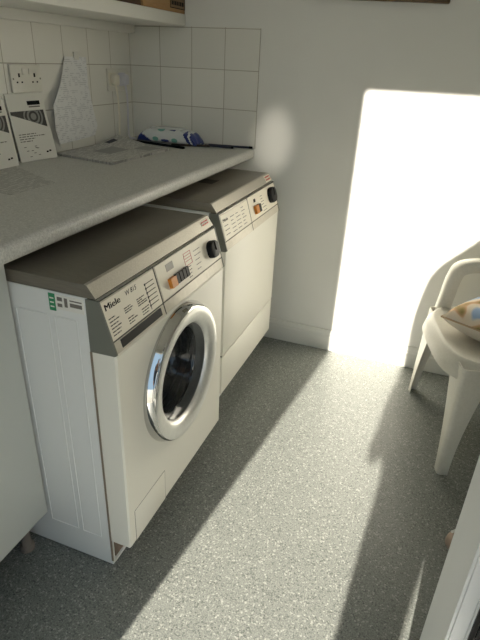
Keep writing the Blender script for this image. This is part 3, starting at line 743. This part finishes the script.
# ------------------------------------------------------------------ framed picture, mostly above the view
pf = thing('picture_frame', 'dark wooden picture frame hanging slightly crooked high on the back wall', 'picture frame', (1.06, 0, 1.472))
pf.rotation_euler = (0, math.radians(1.6), 0)
FRW = mottled('dark_gilt_wood', [(0.3, (72, 56, 34)), (0.7, (104, 84, 52))], 30, .45, stretch=(1, 6, 6))
b = MB(); x0, x1, z0, z1, wv = .80, 1.303, 1.472, 1.87, .028
b.box(x0, x1, -.018, .005, z0, z0+wv, bev=.004); b.box(x0, x1, -.018, .005, z1-wv, z1, bev=.004)
b.box(x0, x0+wv, -.0175, .005, z0, z1, bev=.004); b.box(x1-wv, x1, -.0175, .005, z0, z1, bev=.004); b.build('frame', FRW, pf)
MB().box(x0+wv-.003, x1-wv+.003, -.006, .004, z0+wv-.003, z1-wv+.003).build('print', mottled('faded_print', [(0.3, (150, 150, 130)), (0.7, (200, 196, 180))], 5, .6), pf)

# ------------------------------------------------------------------ the person in the doorway who throws the long shadow
def skin_body(name, verts, edges, radii, root=0, sub=2):
    me = bpy.data.meshes.new(name); me.from_pydata(verts, edges, [])
    o = bpy.data.objects.new(name, me); S.collection.objects.link(o)
    md = o.modifiers.new('skin', 'SKIN'); sv = me.skin_vertices[0].data
    for i, r in enumerate(radii):
        sv[i].radius = r if isinstance(r, tuple) else (r, r); sv[i].use_root = (i == root)
    o.modifiers.new('sub', 'SUBSURF').levels = sub
    dg = bpy.context.evaluated_depsgraph_get(); ev = bpy.data.meshes.new_from_object(o.evaluated_get(dg))
    mb = MB().add([v.co.copy() for v in ev.vertices], [list(p.vertices) for p in ev.polygons], 0, True)
    bpy.data.objects.remove(o); return mb
GZ = -.06
px, py = 1.33, -2.53
V = []; E_ = []; R_ = []
def vert(p, r, par=None):
    V.append(p); R_.append(r); i = len(V)-1
    if par is not None: E_.append((par, i))
    return i
pel = vert((1.355, py, .82), .185); wst = vert((1.365, py, .98), .18, pel); chs = vert((1.375, py, 1.20), .19, wst)
nkb = vert((1.39, py, 1.46), .17, chs); nck = vert((1.41, py+.01, 1.57), .075, nkb); hd0 = vert((1.415, py+.02, 1.64), (.088, .098), nck); hd1 = vert((1.415, py+.015, 1.74), (.080, .092), hd0)
for sx, x0_, y0_, x2, y2 in ((-1, 1.295, 0.02, 1.300, .08), (1, 1.335, -.02, 1.300, -.10)):
    hp_ = vert((x0_, py+y0_, .66), .098, pel); kn = vert(((x0_+x2)/2+.003, py+y2*.7, .36), .050, hp_); an = vert((x2, py+y2, .04), .040, kn)
    vert((x2, py+y2+.12, -.025), .034, an)
sl = vert((1.190, py, 1.33), .078, chs); el = vert((1.180, py-.01, 1.06), .064, sl); wl = vert((1.190, py+.03, .80), .060, el); hl = vert((1.175, py+.05, .735), (.046, .036), wl)
sr = vert((1.555, py, 1.36), .070, chs); er = vert((1.60, py+.02, 1.07), .050, sr); wr = vert((1.47, -2.40, 1.15), .032, er); hr = vert((1.432, -2.375, 1.205), (.030, .02), wr)
for (base, pts) in ((hl, [[(1.115, .10, .735), (1.113, .105, .700), (1.116, .10, .672)], [(1.125, .085, .728), (1.122, .088, .688), (1.126, .085, .660)], [(1.135, .07, .73), (1.133, .07, .692), (1.137, .068, .668)], [(1.143, .055, .736), (1.142, .053, .706), (1.145, .05, .688)], [(1.145, .105, .768), (1.152, .125, .742)]]),):
    for f_ in pts:
        pv = base
        for q in f_: pv = vert((q[0]+.042, py+q[1]-.02, q[2]-.040), .0095, pv)
for f_ in ([(1.40, -2.36, 1.245), (1.375, -2.335, 1.262)], [(1.41, -2.355, 1.225), (1.378, -2.328, 1.238)], [(1.41, -2.355, 1.208), (1.380, -2.330, 1.214)], [(1.415, -2.36, 1.19), (1.388, -2.338, 1.192)], [(1.425, -2.355, 1.248), (1.412, -2.325, 1.268)]):
    pv = hr
    for q in f_: pv = vert(q, .0095, pv)
body = skin_body('person', V, E_, R_, pel)
pmats = [mat('skin', (206, 160, 132), .55), mat('grey_sweater', (112, 118, 128), .9), mat('dark_jeans', (50, 58, 78), .9), mat('brown_shoes', (70, 52, 42), .6)]
for i, f_ in enumerate(body.f):
    c = sum((body.v[k] for k in f_), Vector())/len(f_)
    hand = (c.x < 1.215 and c.z < .765 and c.y > py) or (c.y > -2.415 and c.z > 1.12)
    body.m[i] = 0 if (hand or c.z > 1.55) else 1 if c.z > .74 or (c.x < 1.2 and c.z > .7) else 3 if c.z < .03 else 2
# nose and ears pulled out of the head
for v in body.v:
    if v.z > .62 and 1.20 < v.x < 1.60 and abs(v.y-py) < .2 and v.z < 1.40: v.y = py+(v.y-py)*.72
hc = Vector((1.415, py+.02, 1.665))
for v in body.v:
    d = v-hc
    if d.y > .05 and abs(d.x) < .014 and abs(d.z+.005) < .02: v.y += .018
    if abs(d.x) > .06 and abs(d.y) < .02 and abs(d.z) < .03: v.x += math.copysign(.012, d.x)
pe = body.build('person', pmats, loc=(px, py, GZ), sharp=80)
tag(pe, 'person standing in the doorway holding up a phone, throwing the long shadow across the floor', 'person')
MB().grid(lambda u, v: hc+Vector((0, -.008, .018))+Vector((.090*math.cos(2*PI*u)*math.sin(PI*(.02+.50*v)), .104*math.sin(2*PI*u)*math.sin(PI*(.02+.50*v))-.02*v, .105*math.cos(PI*(.02+.50*v))-.05*v*max(0, min(1, .5-1.5*math.sin(2*PI*u))))), 28, 12).build('hair', mat('brown_hair', (60, 44, 34), .7), pe)
EYE = mat('eye_white', (230, 228, 224), .3)
for sx in (-.03, .03):
    bm = bmesh.new(); bmesh.ops.create_uvsphere(bm, u_segments=12, v_segments=8, radius=.012)
    MB().addbm(bm, 0, True, Matrix.Translation(hc+Vector((sx, .078, .01)))).build('eye', EYE, pe)
fc = MB().tube([hc+Vector((x, .086-.6*x*x*20*.05, -.045)) for x in (-.025, -.012, 0, .012, .025)], [.003, .006, .007, .006, .003], 8); fc.build('mouth', mat('lips', (170, 96, 88), .5), pe)
ph = thing('phone', 'black phone held up by the person in the doorway', 'phone', (1.376, -2.31, 1.20))
MB().box(1.340, 1.412, -2.322, -2.313, 1.185, 1.335, bev=.003).build('phone_body', BLACK, ph)
